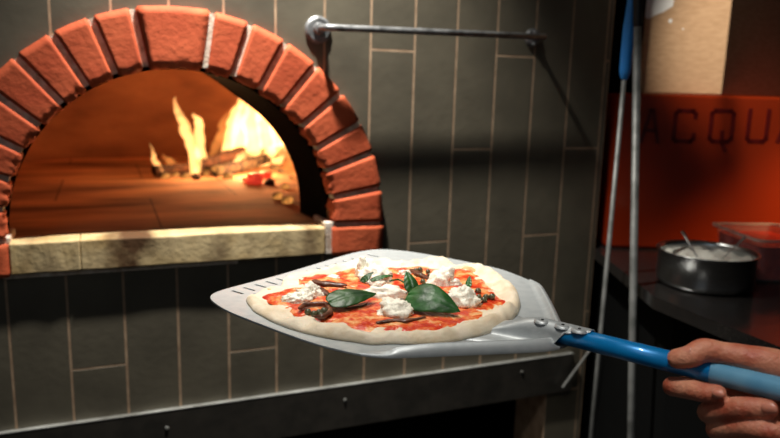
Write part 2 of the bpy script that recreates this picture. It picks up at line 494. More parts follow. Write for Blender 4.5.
# front annulus of the chamber
bm = BM(); n = 64; A = []; B = []
for i in range(n + 1):
    a = PI * i / n; c, s = math.cos(a), math.sin(a)
    A.append(bm.verts.new((AX + (rend(a) - .001) * c, TD - .002, AZ + (rend(a) - .001) * s)))
    B.append(bm.verts.new((AX + .03 + .84 * c, TD - .002, OF - .02 + .64 * s)))
for i in range(n): bm.faces.new((A[i], A[i + 1], B[i + 1], B[i]))
obj('chamber_front', bm, M['soot'], oven)
CX, CY, RX, RY, RZ = AX + .03, .74, .80, .76, .60
bm = BM(); rings = []
for i in range(21):
    e = PI / 2 * i / 20; r = math.cos(e) ** .8; z = math.sin(e)
    rings.append([bm.verts.new((CX + RX * r * math.cos(2 * PI * k / 72), CY + RY * r * math.sin(2 * PI * k / 72), OF - .005 + RZ * z)) for k in range(72)])
for a, b in zip(rings, rings[1:]):
    for k in range(72): bm.faces.new((a[k], a[(k + 1) % 72], b[(k + 1) % 72], b[k]))
geom = bm.verts[:] + bm.edges[:] + bm.faces[:]
bmesh.ops.bisect_plane(bm, geom=geom, plane_co=(0, TD, 0), plane_no=(0, -1, 0), clear_outer=True)
obj('dome', bm, M['dome'], oven, smooth=True)
bm = BM(); box(bm, (CX - .82, .045, OF - .05), (CX + .82, 1.52, OF))
obj('oven_floor', bm, M['oven_floor'], oven)
bm = BM(); box(bm, (CX - .84, .13, .95), (CX + .84, 1.55, OF - .05)); box(bm, (CX - .84, 1.55, .95), (CX + .84, 1.6, 1.8)); box(bm, (CX - .88, .13, .95), (CX - .84, 1.6, 1.8)); box(bm, (CX + .84, .13, .95), (CX + .88, 1.6, 1.8)); box(bm, (CX - .88, .13, 1.8), (CX + .88, 1.6, 1.84))
obj('oven_body', bm, M['black'], oven)

# ---- fire
def log(name, p0, p1, r, label, seed, mt='log'):
    bm = BM(); p0 = Vector(p0); p1 = Vector(p1)
    pts = [p0.lerp(p1, i / 14) for i in range(15)]
    tube(bm, pts, [r * (1 + .12 * noise.noise(Vector((i * .5, seed, 0)))) for i in range(15)], 18)
    for v in bm.verts: v.co += Vector((fbm(v.co, 30, 3, seed), fbm(v.co, 30, 3, seed + 1), fbm(v.co, 30, 3, seed + 2))) * .005
    o = obj(name, bm, M[mt], smooth=False, origin=(p0 + p1) / 2)
    return tag(o, label, 'log', 'burning logs in the oven')
F = OF
def fp(x, y, Y, dz=0): p = onY(x, y, Y); return p + Vector((0, 0, dz))
log('log', fp(154, 171, .86), fp(212, 165, .95), .016, 'thin charred log at the left edge of the oven fire', 1)
log('log', fp(196, 166, .90), fp(243, 152, 1.02), .021, 'dark split log leaning up under the middle flame', 2)
log('log', fp(215, 172, .86), fp(268, 158, 1.0), .018, 'glowing log in front of the tallest flames', 3, 'ember')
log('log', fp(240, 158, 1.06), fp(292, 150, 1.1), .022, 'log at the back right of the oven fire', 4, 'ember')
elab = 'small glowing ember on the oven floor around the burning logs'
rnd = random.Random(3)
def rock(r, seed, n=2):
    bm = BM(); bmesh.ops.create_icosphere(bm, subdivisions=n, radius=r)
    for v in bm.verts: v.co *= 1 + .35 * fbm(v.co / r, 1.1, 2, seed)
    for v in bm.verts: v.co.z *= .75
    return bm
coalspots = [(158, 174), (166, 176), (176, 174), (186, 176), (196, 177), (206, 174), (218, 172), (228, 176), (240, 170), (262, 176), (275, 168), (283, 172), (270, 182), (285, 186), (250, 164), (292, 178), (232, 166), (205, 168), (278, 196), (288, 200)]
for i, (x, y) in enumerate(coalspots):
    r = rnd.uniform(.010, .018)
    p = onZ(x, y, OF + r * .5)
    o = obj('ember', rock(r, i), M['ember'] if i % 4 else M['ash'], origin=None, smooth=False)
    o.location = p; tag(o, elab, 'ember', 'embers scattered in the oven')
for i, (x, y, r) in enumerate([(255, 179, .026), (266, 175, .020), (247, 180, .013)]):
    o = obj('glowing_coal', rock(r, 40 + i, 3), M['ember_red']); o.location = onZ(x, y, OF + r * .55)
    tag(o, ['largest red hot coal in front of the bright flames', 'red hot coal behind and right of the largest one', 'small red hot coal at the left of the largest one'][i], 'coal', 'red hot coals')
def flame(pts, rad, Y, mt, label, seed, squash=.6):
    P3 = [fp(x, y, Y + (k % 2) * .01) for k, (x, y) in enumerate(pts)]
    P3, R3 = catmull(P3, 6, [q * .84 for q in rad])
    P3 = [p + Vector((noise.noise(Vector((i * .35, seed, 1))), noise.noise(Vector((i * .35, seed, 7))), 0)) * .006 for i, p in enumerate(P3)]
    bm = BM(); tube(bm, P3, [max(r, .0006) for r in R3], 24, squash=squash, side=Vector((1, -.4, 0)))
    for v in bm.verts: v.co += Vector((fbm(v.co, 16, 2, seed), fbm(v.co, 16, 2, seed + 3), 0)) * .010
    o = obj('flame', bm, M[mt], smooth=True, origin=P3[0])
    return tag(o, label, 'flame', 'flames in the oven')
flame([(160, 172), (156, 162), (152, 152), (149, 142)], [.013, .012, .007, .001], .86, 'flame', 'small forked flame at the left end of the logs', 1)
flame([(176, 172), (172, 163), (166, 158), (163, 153)], [.016, .017, .010, .001], .88, 'flame_soft', 'low orange flame between the left two tongues', 2)
flame([(195, 174), (193, 155), (188, 135), (181, 118), (176, 108), (174, 96)], [.020, .024, .020, .016, .014, .001], .88, 'flame', 'tall curling flame tongue left of the main blaze', 3)
flame([(199, 172), (201, 152), (199, 130), (197, 120), (193, 113)], [.018, .024, .022, .018, .002], .90, 'flame', 'short upright flame leaning against the curling tongue', 4)
FL = [([(210, 158), (216, 148), (223, 134), (227, 116), (238, 102)], [.012, .020, .022, .018, .002], .98, 'flame_soft', 'orange flame at the left side of the main blaze'),
      ([(222, 160), (228, 146), (233, 130), (236, 112), (243, 100)], [.014, .026, .026, .020, .002], 1.0, 'flame', 'yellow flame curling along the left of the main blaze'),
      ([(236, 164), (240, 144), (240, 124), (244, 106), (238, 90)], [.020, .034, .032, .022, .002], 1.02, 'flame', 'tall yellow-white flame in the middle of the main blaze'),
      ([(252, 166), (254, 146), (250, 126), (254, 108), (247, 92)], [.024, .040, .038, .026, .002], 1.04, 'flame', 'brightest broad flame of the main blaze'),
      ([(264, 166), (268, 144), (264, 122), (262, 102), (252, 84)], [.024, .040, .040, .030, .002], 1.06, 'flame', 'high flame bending left over the main blaze'),
      ([(278, 164), (280, 144), (276, 124), (272, 106), (262, 90)], [.024, .038, .038, .028, .002], 1.08, 'flame', 'rightmost tall flame of the main blaze'),
      ([(288, 168), (291, 152), (289, 138), (283, 124)], [.020, .030, .028, .002], 1.0, 'flame_soft', 'orange flame beside the right oven jamb'),
      ([(232, 168), (238, 160), (244, 156), (250, 148)], [.012, .018, .016, .002], .96, 'flame', 'low flame licking over the middle log'),
      ([(262, 158), (270, 152), (276, 148), (284, 142)], [.014, .022, .020, .002], .98, 'flame', 'low flame before the rightmost tall flame')]
for i, (p_, r_, y_, m_, l_) in enumerate(FL): flame(p_, r_, y_, m_, l_, 5 + i)
def lamp(name, kind, loc, energy, color, size=.1, rot=None, spot=None):
    d = bpy.data.lights.new(name, kind); d.energy = energy; d.color = color
    if kind == 'AREA': d.size = size
    elif kind in ('POINT', 'SPOT'): d.shadow_soft_size = size
    if spot: d.spot_size = spot; d.spot_blend = .9
    o = bpy.data.objects.new(name, d); COL.objects.link(o); o.location = loc
    if rot: o.rotation_euler = rot
    return o
def aim(o, tgt):
    o.rotation_euler = (Vector(tgt) - o.location).to_track_quat('-Z', 'Y').to_euler()
lamp('fire_light', 'POINT', fp(252, 158, .84), 8.2, (1, .48, .19), .05)
lamp('fire_light', 'POINT', fp(192, 158, .80), 1.0, (1, .48, .19), .04)

# ------------------------------------------------------------------ wall rail
rail = thing('wall_rail', 'round grey metal rail mounted across the dark tiles', 'rail', (.2022, 0, 1.5616))
RY_ = -.055
a0 = Vector((.200, 0, 1.562)); 
pL = onY(331, 27.5, RY_); pR = onY(545, 37, RY_)
bm = BM()
pts = [Vector((pL.x - .012, -.006, pL.z)), Vector((pL.x - .012, RY_ + .018, pL.z)), Vector((pL.x - .007, RY_ + .005, pL.z)), Vector((pL.x + .006, RY_, pL.z)), pR]
pts = [pts[0]] + catmull(pts[1:4], 5) + [pR]
tube(bm, pts, .0068, 16); obj('tube', bm, M['pipe'], rail, smooth=True)
def disc(bm, c, r, th, n=32):
    tube(bm, [Vector(c), Vector(c) + Vector((0, -th * .6, 0)), Vector(c) + Vector((0, -th, 0))], [r, r, r * .82], n)
bm = BM(); disc(bm, (pL.x - .012, -.004, pL.z - .002), .027, .008)
disc(bm, (pL.x - .012, -.011, pL.z), .012, .012)
obj('flange', bm, M['pipe'], rail, smooth=False)
xr = onY(534, 36, -.03).x
bm = BM(); disc(bm, (xr + .012, -.004, pR.z + .001), .020, .007)
obj('flange', bm, M['pipe'], rail)
bm = BM(); tube(bm, [(xr + .012, -.008, pR.z), (xr + .012, RY_, pR.z)], .006, 14)
obj('standoff', bm, M['pipe'], rail, smooth=True)
for dz in (.013, -.013):
    bm = BM(); tube(bm, [(xr + .012, -.010, pR.z + dz), (xr + .012, -.016, pR.z + dz)], [.0035, .0022], 12); obj('screw', bm, M['chrome'], rail)

# ------------------------------------------------------------------ steel ledge
lz = onY(300, 392, -.016).z
ledge = thing('steel_ledge', 'long dark steel band fixed along the tiles below the oven', 'ledge', (0, 0, lz))
bm = BM(); box(bm, (-2.19, -.015, lz - .102), (.868, -.0045, lz - .002), .001)
obj('face_plate', bm, M['dark_steel'], ledge)
bm = BM(); box(bm, (-2.19, -.0155, lz - .002), (.868, -.0045, lz + .0005), .0005)
obj('top_edge', bm, M['pale_edge'], ledge)
for x, y in ((167, 428), (522, 372), (345, 400)):
    p = onY(x, y, -.0155); bm = BM()
    tube(bm, [p + Vector((0, .001, 0)), p + Vector((0, -.001, 0)), p + Vector((0, -.002, 0))], [.0042, .004, .002], 14); obj('rivet', bm, M['pale_edge'], ledge)
# thin rod
bm = BM(); a = onY(563, 387, -.03); b = onY(590, 350, -.05); b = a + (b - a) * 1.25
tube(bm, [a, b], .0032, 10, round_end=True)
rod = obj('support_rod', bm, M['pale_edge'], smooth=True, origin=a); tag(rod, 'short thin steel rod sloping up behind the blue handle', 'rod')

# ------------------------------------------------------------------ long-handled tools
def tool(pts, rsh, rgrip, gripm, ztop, zg, label, x_blade):
    a, b = Vector(pts[0]), Vector(pts[1])       # two points of the shaft (low, high)
    d = (b - a) / (b.z - a.z)
    at = lambda z: a + d * (z - a.z)
    t = thing('oven_tool', label, 'oven tool', at(.0), 'long-handled oven tools')
    bm = BM(); tube(bm, [at(.20), at(ztop)], rsh, 14); obj('shaft', bm, M['pole'], t, smooth=True)
    zs = [zg, zg + .01, zg + .05, zg + .09, zg + .14, zg + .17, zg + .30]
    rs = [rgrip * .75, rgrip * .95, rgrip * 1.0, rgrip * .98, rgrip * .75, rgrip * .68, rgrip * .68]
    P3, R3 = catmull([at(z) for z in zs], 5, rs); bm = BM(); tube(bm, P3, R3, 20, round_end=True); obj('grip', bm, gripm, t, smooth=True)
    bm = BM(); c = at(.11); s, u = Vector((.94, -.34, 0)), d.normalized()
    lathe(bm, [(.001, -.0015), (.048, -.0015), (.050, 0), (.048, .0015), (.001, .0015)], 40)
    mt = Matrix((( s.x, u.x, .34, c.x), (s.y, u.y, .94, c.y), (s.z, u.z, 0, c.z), (0, 0, 0, 1)))
    bmesh.ops.transform(bm, matrix=mt, verts=bm.verts); obj('blade', bm, M['steel'], t)
    return t
a = onX(592, 428, .765); b = onX(624.5, 76, .765)
tool((a, b), .0048, .0118, M['blue_plastic'], b.z + .02, b.z, 'thin steel oven tool with a blue grip leaning at the tiled wall', 0)
a = onX(631, 438, .76); b = onX(637.5, 30, .76)
tool((a, b), .0076, .0095, M['black_plastic'], b.z + .02, b.z + .005, 'thicker grey steel pole with a black grip beside the cardboard box', 0)

# ------------------------------------------------------------------ right counter
CZ = 1.07
bm = BM()
poly = [(.735, -1.3), (3.0, -1.3), (3.0, .6), (.935, .6), (.935, -.02), (.90, -.02), (.745, -.40)]
def prism(bm, poly, z0, z1):
    lo = [bm.verts.new((x, y, z0)) for x, y in poly]; hi = [bm.verts.new((x, y, z1)) for x, y in poly]
    bm.faces.new(lo[::-1]); bm.faces.new(hi)
    for i in range(len(poly)):
        j = (i + 1) % len(poly); bm.faces.new((lo[i], lo[j], hi[j], hi[i]))
prism(bm, poly, CZ - .025, CZ)
ctr = thing('kitchen_counter', 'black counter with a polished stone top at the right', 'counter', (1.5, -.4, 0))
o = obj('worktop', bm, M['counter'], ctr)
bm = BM(); prism(bm, [(.80, -1.28), (2.98, -1.28), (2.98, .58), (.95, .58), (.95, -.02), (.80, -.40)], .0, CZ - .025)
obj('base_cabinet', bm, M['black'], ctr)

# steel pot
pc = dep(707.5, 249.5, 1.43)
pot = thing('steel_pot', 'low round stainless steel pot of white mozzarella on the black counter', 'pot', (pc.x, pc.y, CZ))
PR, PH = .0935, .072
bm = BM()
lathe(bm, [(.001, .001), (PR * .93, .001), (PR * .985, .006), (PR, .015), (PR, PH - .004), (PR + .004, PH - .002), (PR + .0045, PH), (PR + .003, PH + .001), (PR - .002, PH - .001), (PR - .003, PH - .01), (PR - .003, .008), (.001, .006)], 64, (pc.x, pc.y, CZ))
obj('body', bm, M['steel'], pot, smooth=True)
bm = BM(); n = 40; rings = []
for i in range(13):
    r = (PR - .0032) * i / 12
    rings.append([])
    for k in range(n):
        x, y = r * math.cos(2 * PI * k / n), r * math.sin(2 * PI * k / n)
        rings[-1].append(bm.verts.new((pc.x + x, pc.y + y, CZ + PH - .017 + (.010 * fbm((x, y, 0), 28, 3) + .006 * fbm((x, y, 0), 60, 2, 2)) + .010 * (1 - i / 12))))
for a, b in zip(rings[1:], rings[2:]):
    for k in range(n): bm.faces.new((a[k], a[(k + 1) % n], b[(k + 1) % n], b[k]))
bm.faces.new(rings[1])
bmesh.ops.delete(bm, geom=rings[0], context='VERTS')
chz = obj('shredded_mozzarella', bm, M['cream'], smooth=True, origin=(pc.x, pc.y, CZ + PH - .02)); tag(chz, 'white mozzarella filling the steel pot', 'cheese')
def spoon(p0, p1, label, tip=.004):
    t0 = Vector(p0); t1 = Vector(p1); d = (t1 - t0).normalized()
    th = thing('spoon', label, 'spoon', t0, 'spoons in the steel pot')
    bm = BM(); P3, R3 = catmull([t0, t0.lerp(t1, .5), t1 - d * .02, t1], 5, [.0018, .002, .0032, .0045])
    tube(bm, P3, R3, 12, squash=.55, round_end=True); obj('handle', bm, M['steel'], th, smooth=True)
    bm = BM(); bmesh.ops.create_uvsphere(bm, u_segments=16, v_segments=10, radius=.016)
    for v in bm.verts: v.co.z *= .35; v.co.x *= 1.35; v.co += t0 - d * .012
    obj('bowl', bm, M['steel'], th, smooth=True)
zt = CZ + PH - .012
spoon(onZ(698, 258, zt), dep(683, 232, 1.47), 'spoon in the steel pot with its handle leaning left')
spoon(onZ(722, 259, zt), dep(744, 238, 1.38), 'spoon in the steel pot with its handle leaning right')

# clear tub of tomato pulp
tc_ = onZ(772, 281, CZ) + Vector((.045, .06, 0))
def tapered_box(bm, c, w, l, h, tw, th, rotz, open_top=True, z0=0):
    R = Matrix.Rotation(rotz, 4, 'Z')
    def ring(w, l, z, n=6, rr=.02):
        out = []
        for cx, cy, a0 in ((w / 2 - rr, l / 2 - rr, 0), (-w / 2 + rr, l / 2 - rr, 90), (-w / 2 + rr, -l / 2 + rr, 180), (w / 2 - rr, -l / 2 + rr, 270)):
            for k in range(n):
                a = D(a0 + 90 * k / (n - 1)); out.append(bm.verts.new(Vector(c) + R @ Vector((cx + rr * math.cos(a), cy + rr * math.sin(a), z))))
        return out
    return ring
bm = BM(); ring = tapered_box(bm, tc_, 0, 0, 0, 0, 0, D(-18))
rs = [ring(.135, .165, .001), ring(.15, .18, .085), ring(.165, .195, .086), ring(.165, .195, .089), ring(.146, .176, .089), ring(.131, .161, .004)]
for a, b in zip(rs, rs[1:]):
    for k in range(len(a)): bm.faces.new((a[k], a[(k + 1) % len(a)], b[(k + 1) % len(a)], b[k]))
bm.faces.new(rs[0][::-1]); bm.faces.new(rs[-1])
tub = thing('plastic_tub', 'clear plastic tub of tomato pulp behind the steel pot', 'tub', tc_)
obj('container', bm, M['clear'], tub, smooth=False)
bm = BM(); ring = tapered_box(bm, tc_, 0, 0, 0, 0, 0, D(-18))
rs = [ring(.150, .180, .0895), ring(.166, .196, .0895), ring(.166, .196, .093), ring(.150, .180, .093)]
for a, b in zip(rs, rs[1:] + rs[:1]):
    for k in range(len(a)): bm.faces.new((a[k], a[(k + 1) % len(a)], b[(k + 1) % len(a)], b[k]))
obj('rim', bm, M['clear_rim'], tub)
bm = BM(); ring = tapered_box(bm, tc_, 0, 0, 0, 0, 0, D(-18))
rs = [ring(.130, .160, .005), ring(.143, .173, .076)]
for a, b in zip(rs, rs[1:]):
    for k in range(len(a)): bm.faces.new((a[k], a[(k + 1) % len(a)], b[(k + 1) % len(a)], b[k]))
bm.faces.new(rs[0][::-1]); bm.faces.new(rs[-1])
o = obj('tomato_pulp', bm, M['red_sauce'], origin=tc_); tag(o, 'red tomato pulp inside the clear plastic tub', 'sauce')

# orange tank and letters: front faces the aisle diagonally
TL = dep(612, 172, 1.72); dirx = Vector((RGT.x, RGT.y, 0)).normalized(); diry = Vector((-dirx.y, dirx.x, 0))
TL.z = CZ; TL += diry * 0.0
TH = .384
MT = Matrix(((dirx.x, diry.x, 0, TL.x), (dirx.y, diry.y, 0, TL.y), (0, 0, 1, CZ), (0, 0, 0, 1)))
tank = thing('drinks_dispenser', 'glossy orange cabinet lettered ACQUA standing on the black counter', 'dispenser', TL)
bm = BM(); box(bm, (0, 0, .0005), (.62, .36, TH), .008, MT, 3)
obj('body', bm, M['tank'], tank)
# letters as stroked outlines, extruded
def stroke_letter(bm, segs, x0, z0, w, h, th):
    """each seg: polyline of (u,v) in the letter box, drawn as flat bars raised from the face"""
    for seg in segs:
        P = [Vector((x0 + u * w, -.0012, z0 + v * h)) for u, v in seg]
        for p, q in zip(P, P[1:]):
            d = (q - p).normalized(); nrm = Vector((d.z, 0, -d.x)) * th / 2
            p2, q2 = p - d * th / 2, q + d * th / 2
            c = [p2 + nrm, q2 + nrm, q2 - nrm, p2 - nrm]
            lo = [bm.verts.new(MT @ v) for v in c]; hi = [bm.verts.new(MT @ (v + Vector((0, .002, 0)))) for v in c]
            bm.faces.new(lo); bm.faces.new(hi[::-1])
            for i in range(4): bm.faces.new((lo[i], hi[i], hi[(i + 1) % 4], lo[(i + 1) % 4]))
LET = {'A': [[(0, 0), (.42, 1), (.58, 1), (1, 0)], [(.2, .35), (.8, .35)]],
       'C': [[(1, .8), (1, .9), (.85, 1), (.15, 1), (0, .9), (0, .1), (.15, 0), (.85, 0), (1, .1), (1, .22)]],
       'Q': [[(.15, 0), (.85, 0), (1, .1), (1, .9), (.85, 1), (.15, 1), (0, .9), (0, .1), (.15, 0)], [(.55, .3), (.6, -.05), (.78, -.28)]],
       'U': [[(0, 1), (0, .1), (.15, 0), (.85, 0), (1, .1), (1, 1)]]}
def tank_local(x, y):
    # intersect pixel ray with front face
    d = ray(x, y); o = CAM - TL; t = -(o.dot(diry)) / d.dot(diry); p = CAM + d * t
    return (p - TL).dot(dirx), p.z - CZ
bm = BM()
for ch, xa, xb in (('A', 641, 660.5), ('C', 673, 696), ('Q', 709, 734), ('U', 746.5, 769), ('A', 778, 800)):
    u0, zb = tank_local(xa, 141); u1, zt2 = tank_local(xb, 111)
    stroke_letter(bm, LET[ch], u0, zb, u1 - u0, zt2 - zb, .0095)
obj('lettering', bm, M['letter'], tank)

# cardboard box
K = dep(721, 95, 1.705); K.z = CZ + TH + .001
B = dep(646, 91, 1.80)
rh = Vector((RGT.x, RGT.y, 0)).normalized(); fh = Vector((FWD.x, FWD.y, 0)).normalized()
e1 = (-rh * .62 + fh * .785).normalized(); e2 = (rh * .785 + fh * .62).normalized(); L1 = .228
MB = Matrix(((e1.x, e2.x, 0, K.x), (e1.y, e2.y, 0, K.y), (0, 0, 1, K.z), (0, 0, 0, 1)))
cb = thing('cardboard_box', 'brown cardboard box standing on top of the orange cabinet', 'box', K)
bm = BM(); box(bm, (0, 0, 0), (L1, .52, .38), .002, MB, 1); obj('carton', bm, M['card'], cb)
bm = BM(); pts2 = [(L1 - .002, .275), (L1 - .002, .196), (L1 - .012, .190), (L1 - .028, .198), (L1 - .050, .204), (L1 - .078, .218), (L1 - .084, .275)]
def flat(bm, pts, y, th=.0006):
    lo = [bm.verts.new(MB @ Vector((x, y, z))) for x, z in pts]; hi = [bm.verts.new(MB @ Vector((x, y - th, z))) for x, z in pts]
    bm.faces.new(lo); bm.faces.new(hi[::-1])
    for i in range(len(pts)): j = (i + 1) % len(pts); bm.faces.new((lo[i], hi[i], hi[j], lo[j]))
flat(bm, pts2, -.0002); obj('torn_label', bm, M['tape'], cb)
for cx, cz, r in ((L1 - .075, .182, .005), (L1 - .112, .160, .002)):
    bm = BM(); flat(bm, [(cx + r * math.cos(k * PI / 6), cz + r * math.sin(k * PI / 6)) for k in range(12)], -.0002)
    obj('paper_fleck', bm, M['tape'], cb)

# ------------------------------------------------------------------ pizza peel
PZ = 1.2037
PX, PY = .0731, -.6745
peel = thing('pizza_peel', 'perforated aluminium pizza peel with a blue handle held before the oven', 'pizza peel', (PX, PY, PZ))
ax = Vector((.50, -.866, 0)).normalized(); lat = Vector((.866, .50, 0))       # axis to handle, lateral
FM = Vector((PX, PY, PZ)) + Vector((-.053, .178, 0))                          # middle of the leading edge
def W(a, l, z=0): return FM + ax * a + lat * l + Vector((0, 0, z))
def loc(p): q = p - FM; return q.dot(ax), q.dot(lat)
outline = [(.045, -.176), (.020, -.166), (.007, -.150), (.003, -.12), (.003, -.04), (-.004, .05), (-.008, .103), (-.006, .140), (.003, .164), (.022, .180), (.060, .191), (.12, .196), (.195, .195), (.232, .183), (.262, .169), (.280, .158), (.292, .145), (.310, .120), (.340, .076), (.366, .036), (.385, .010), (.398, -.004), (.402, -.018), (.399, -.034), (.391, -.052), (.370, -.077), (.335, -.116), (.298, -.157), (.284, -.170), (.264, -.181), (.23, -.188), (.191, -.190), (.128, -.187), (.077, -.183)]
cu = bpy.data.curves.new('c', 'CURVE'); cu.dimensions = '2D'; cu.fill_mode = 'BOTH'; cu.extrude = .0009; cu.bevel_depth = .0003; cu.bevel_resolution = 1
def smooth_closed(pts, sub=4):
    n = len(pts); out = []
    for i in range(n):
        p0, p1, p2, p3 = [Vector(pts[(i + k) % n]) for k in (-1, 0, 1, 2)]
        for k in range(sub):
            t = k / sub; out.append(.5 * ((2 * p1) + (p2 - p0) * t + (2 * p0 - 5 * p1 + 4 * p2 - p3) * t * t + (3 * p1 - p0 - 3 * p2 + p3) * t ** 3))
    return out
def spline(pts):
    s = cu.splines.new('POLY'); s.points.add(len(pts) - 1); s.use_cyclic_u = True
    for i, p in enumerate(pts): s.points[i].co = (p[0], p[1], 0, 1)
spline(smooth_closed([Vector(p) for p in outline], 3))
for row, a in enumerate((.024, .054, .084)):
    for j in range(-7, 8):
        l = j * .0185 + (.00925 if row % 2 else 0)
        if abs(l) > .134: continue
        w, h = .0021, .010
        pts = [(a + h * math.cos(t) * 1.0 + (0), l + w * math.sin(t)) for t in [2 * PI * k / 12 for k in range(12)]]
        pts = [(a - h, l - w), (a + h, l - w), (a + h + w * .7, l), (a + h, l + w), (a - h, l + w), (a - h - w * .7, l)]
        spline(pts)
co = bpy.data.objects.new('c', cu); COL.objects.link(co)
dg = bpy.context.evaluated_depsgraph_get()
me = bpy.data.meshes.new_from_object(co.evaluated_get(dg)); bpy.data.objects.remove(co)
me.transform(Matrix(((ax.x, lat.x, 0, FM.x), (ax.y, lat.y, 0, FM.y), (0, 0, 1, FM.z - .0012), (0, 0, 0, 1))))
bm = BM(); bm.from_mesh(me); bmesh.ops.remove_doubles(bm, verts=bm.verts, dist=1e-6)
obj('blade', bm, M['peel'], peel)
# turned-up stiffening lips along both shoulders
def lip(path, h0, name):
    pts = catmull([Vector((a, l, 0)) for a, l in path], 8); n = len(pts)
    bm = BM(); rows = []
    for i, p in enumerate(pts):
        q = pts[min(i + 1, n - 1)] - pts[max(i - 1, 0)]; q.normalize()
        nr = Vector((q.y, -q.x, 0))
        if nr.dot(Vector((.17, 0, 0)) - p) < 0: nr = -nr      # inwards
        k = min(1, i / (n * .45), (n - 1 - i) / (n * .10)); h = h0 * (k * k * (3 - 2 * k))
        prof = [(.015, .0002), (.0115, .0006 * k), (.0085, h * .3), (.0065, h * .8), (.005, h), (.0035, h * .97), (.0008, h * .5), (-.0012, .0015), (-.0008, -.002)]
        rows.append([bm.verts.new(W(p.x + nr.x * d, p.y + nr.y * d, z)) for d, z in prof])
    for a, b in zip(rows, rows[1:]):
        for k in range(len(a) - 1): bm.faces.new((a[k], a[k + 1], b[k + 1], b[k]))
    return obj('shoulder_lip', bm, M['peel'], peel, smooth=True)
lip([(.264, -.181), (.284, -.170), (.298, -.157), (.335, -.116), (.370, -.077), (.391, -.052), (.399, -.036)], .0100, 'l')
lip([(.262, .169), (.280, .158), (.292, .145), (.310, .120), (.340, .076), (.366, .036), (.378, .018)], .0060, 'r')
# handle line
HR = .0096
H0 = onZ(587, 340.5, PZ + .0115); H1 = onZ(782, 389.5, PZ + .0125)
hd = (H1 - H0).normalized(); hs = hd.cross(Vector((0, 0, 1))).normalized(); hu = hs.cross(hd)
def onhandle(s): return H0 + hd * s
# socket formed from the plate
bm = BM(); rows = []; S0, S1 = -.125, .004
base = PZ - .0004
for i in range(34):
    t = i / 33; s = S0 + (S1 - S0) * t; c = onhandle(s); k = min(1, t / .62); kk = k * k * (3 - 2 * k)
    rr = HR + .0018; hz = c.z - base
    wide = 1.9 - .9 * kk
    wr_ = .030 * max(0, 1 - t / .72) + .004
    q = max(0, (t - .72) / .28)
    al, ll = loc(Vector((c.x, c.y, FM.z)))
    lim = (ll - (-.160 + (al - .294) * 1.113)) * .93 - .003
    def prof(th, lim):
        P = []
        if q < .02: P += [(rr * wide + .006 + wr_, 0), (rr * wide + .006 + wr_ * .5, .0002), (rr * wide + .004, .0009 * kk), (rr * wide + .0012, hz * kk * .35)]
        else:
            x0, z0 = rr * math.sin(th), hz + rr * math.cos(th)
            drop = max(0, 1 - q * 3)
            P += [(x0 + .010 * drop, z0 - z0 * drop), (x0 + .007 * drop, z0 - (z0 - .0004) * drop), (x0 + .004 * drop, z0 - (z0 - .0012) * drop), (x0 + .0012 * drop, z0 - (z0 * .65) * drop)]
        for j in range(9):
            an = th * (1 - j / 8); P.append((rr * wide * math.sin(an), kk * (hz + rr * math.cos(an))))
        return [(min(x, lim), z) for x, z in P]
    near = prof(PI / 2 - q * 1.30, max(lim, .012)); far = prof(PI / 2 - q * .5, 1)
    full = [(-x, z) for x, z in far] + [(x, z) for x, z in near[::-1][1:]]
    rows.append([bm.verts.new(Vector((c.x, c.y, 0)) + hs * x + Vector((0, 0, base + .0006 + z))) for x, z in full])
for a, b in zip(rows, rows[1:]):
    for k in range(len(a) - 1): bm.faces.new((a[k], a[k + 1], b[k + 1], b[k]))
so = obj('socket', bm, M['peel'], peel, smooth=True)
md = so.modifiers.new('s', 'SOLIDIFY'); md.thickness = .0016; md.offset = -1; apply_mods(so)
for p in so.data.polygons: p.use_smooth = True
for (x, y) in ((541.5, 322), (560, 326.5), (576, 331)):
    c = onZ(x, y, PZ + .0225 if x > 555 else PZ + .0205)
    s = (c - H0).dot(hd); c = onhandle(s); c = c + hs * .0035; c.z = c.z + HR + .0010
    bm = BM(); lathe(bm, [(.0002, .0006), (.0020, .0005), (.0030, .0011), (.0056, .0011), (.0078, .0003), (.0086, -.0018)], 24, c)
    obj('rivet', bm, M['peel'], peel, smooth=True)
    bm = BM(); lathe(bm, [(.0001, .0014), (.0016, .0012), (.0017, .0004)], 12, c); obj('rivet_core', bm, M['black_plastic'], peel)
sg = (dep(712, 373, depth_of(onhandle(.11))) - H0).dot(hd)
LH = .78
bm = BM(); tube(bm, [onhandle(-.035), onhandle(sg)], HR, 28); obj('handle_tube', bm, M['blue'], peel, smooth=True)
bm = BM(); tube(bm, [onhandle(sg), onhandle(sg + .001), onhandle(LH), onhandle(LH + .004)], [HR, HR + .0005, HR + .0005, HR * .8], 28); obj('handle_rear', bm, M['pale_blue'], peel, smooth=True)  # rear part of the handle in a paler blue

# ------------------------------------------------------------------ pizza
zb = PZ + .0005
rim_px = [(246, 299, 'f'), (249, 292, 'm'), (258, 287, 'b'), (268, 282, 'b'), (283, 280, 'b'), (290, 270, 'b'), (306, 268, 'b'), (322, 266, 'b'), (340, 261, 'b'), (356, 258, 'b'), (376, 258, 'b'), (400, 259, 'b'), (426, 258, 'b'), (446, 260, 'b'), (458, 263, 'b'), (468, 260, 'b'), (478, 261, 'b'), (492, 268, 'b'), (506, 278, 'b'), (516, 288, 'm'), (520.5, 298, 'm'), (519, 310, 'f'), (510, 321, 'f'), (499, 330, 'f'), (488, 333, 'f'), (468, 338, 'f'), (440, 343, 'f'), (415, 343.5, 'f'), (392, 343, 'f'), (372, 344, 'f'), (352, 341, 'f'), (325, 337, 'f'), (303, 332, 'f'), (284, 326, 'f'), (266, 318, 'f'), (252, 309, 'f')]
RIMH = .0115
rp = []
for x, y, k in rim_px:
    z = {'f': zb + .001, 'm': zb + .007, 'b': zb + RIMH}[k]
    rp.append(onZ(x, y, z))
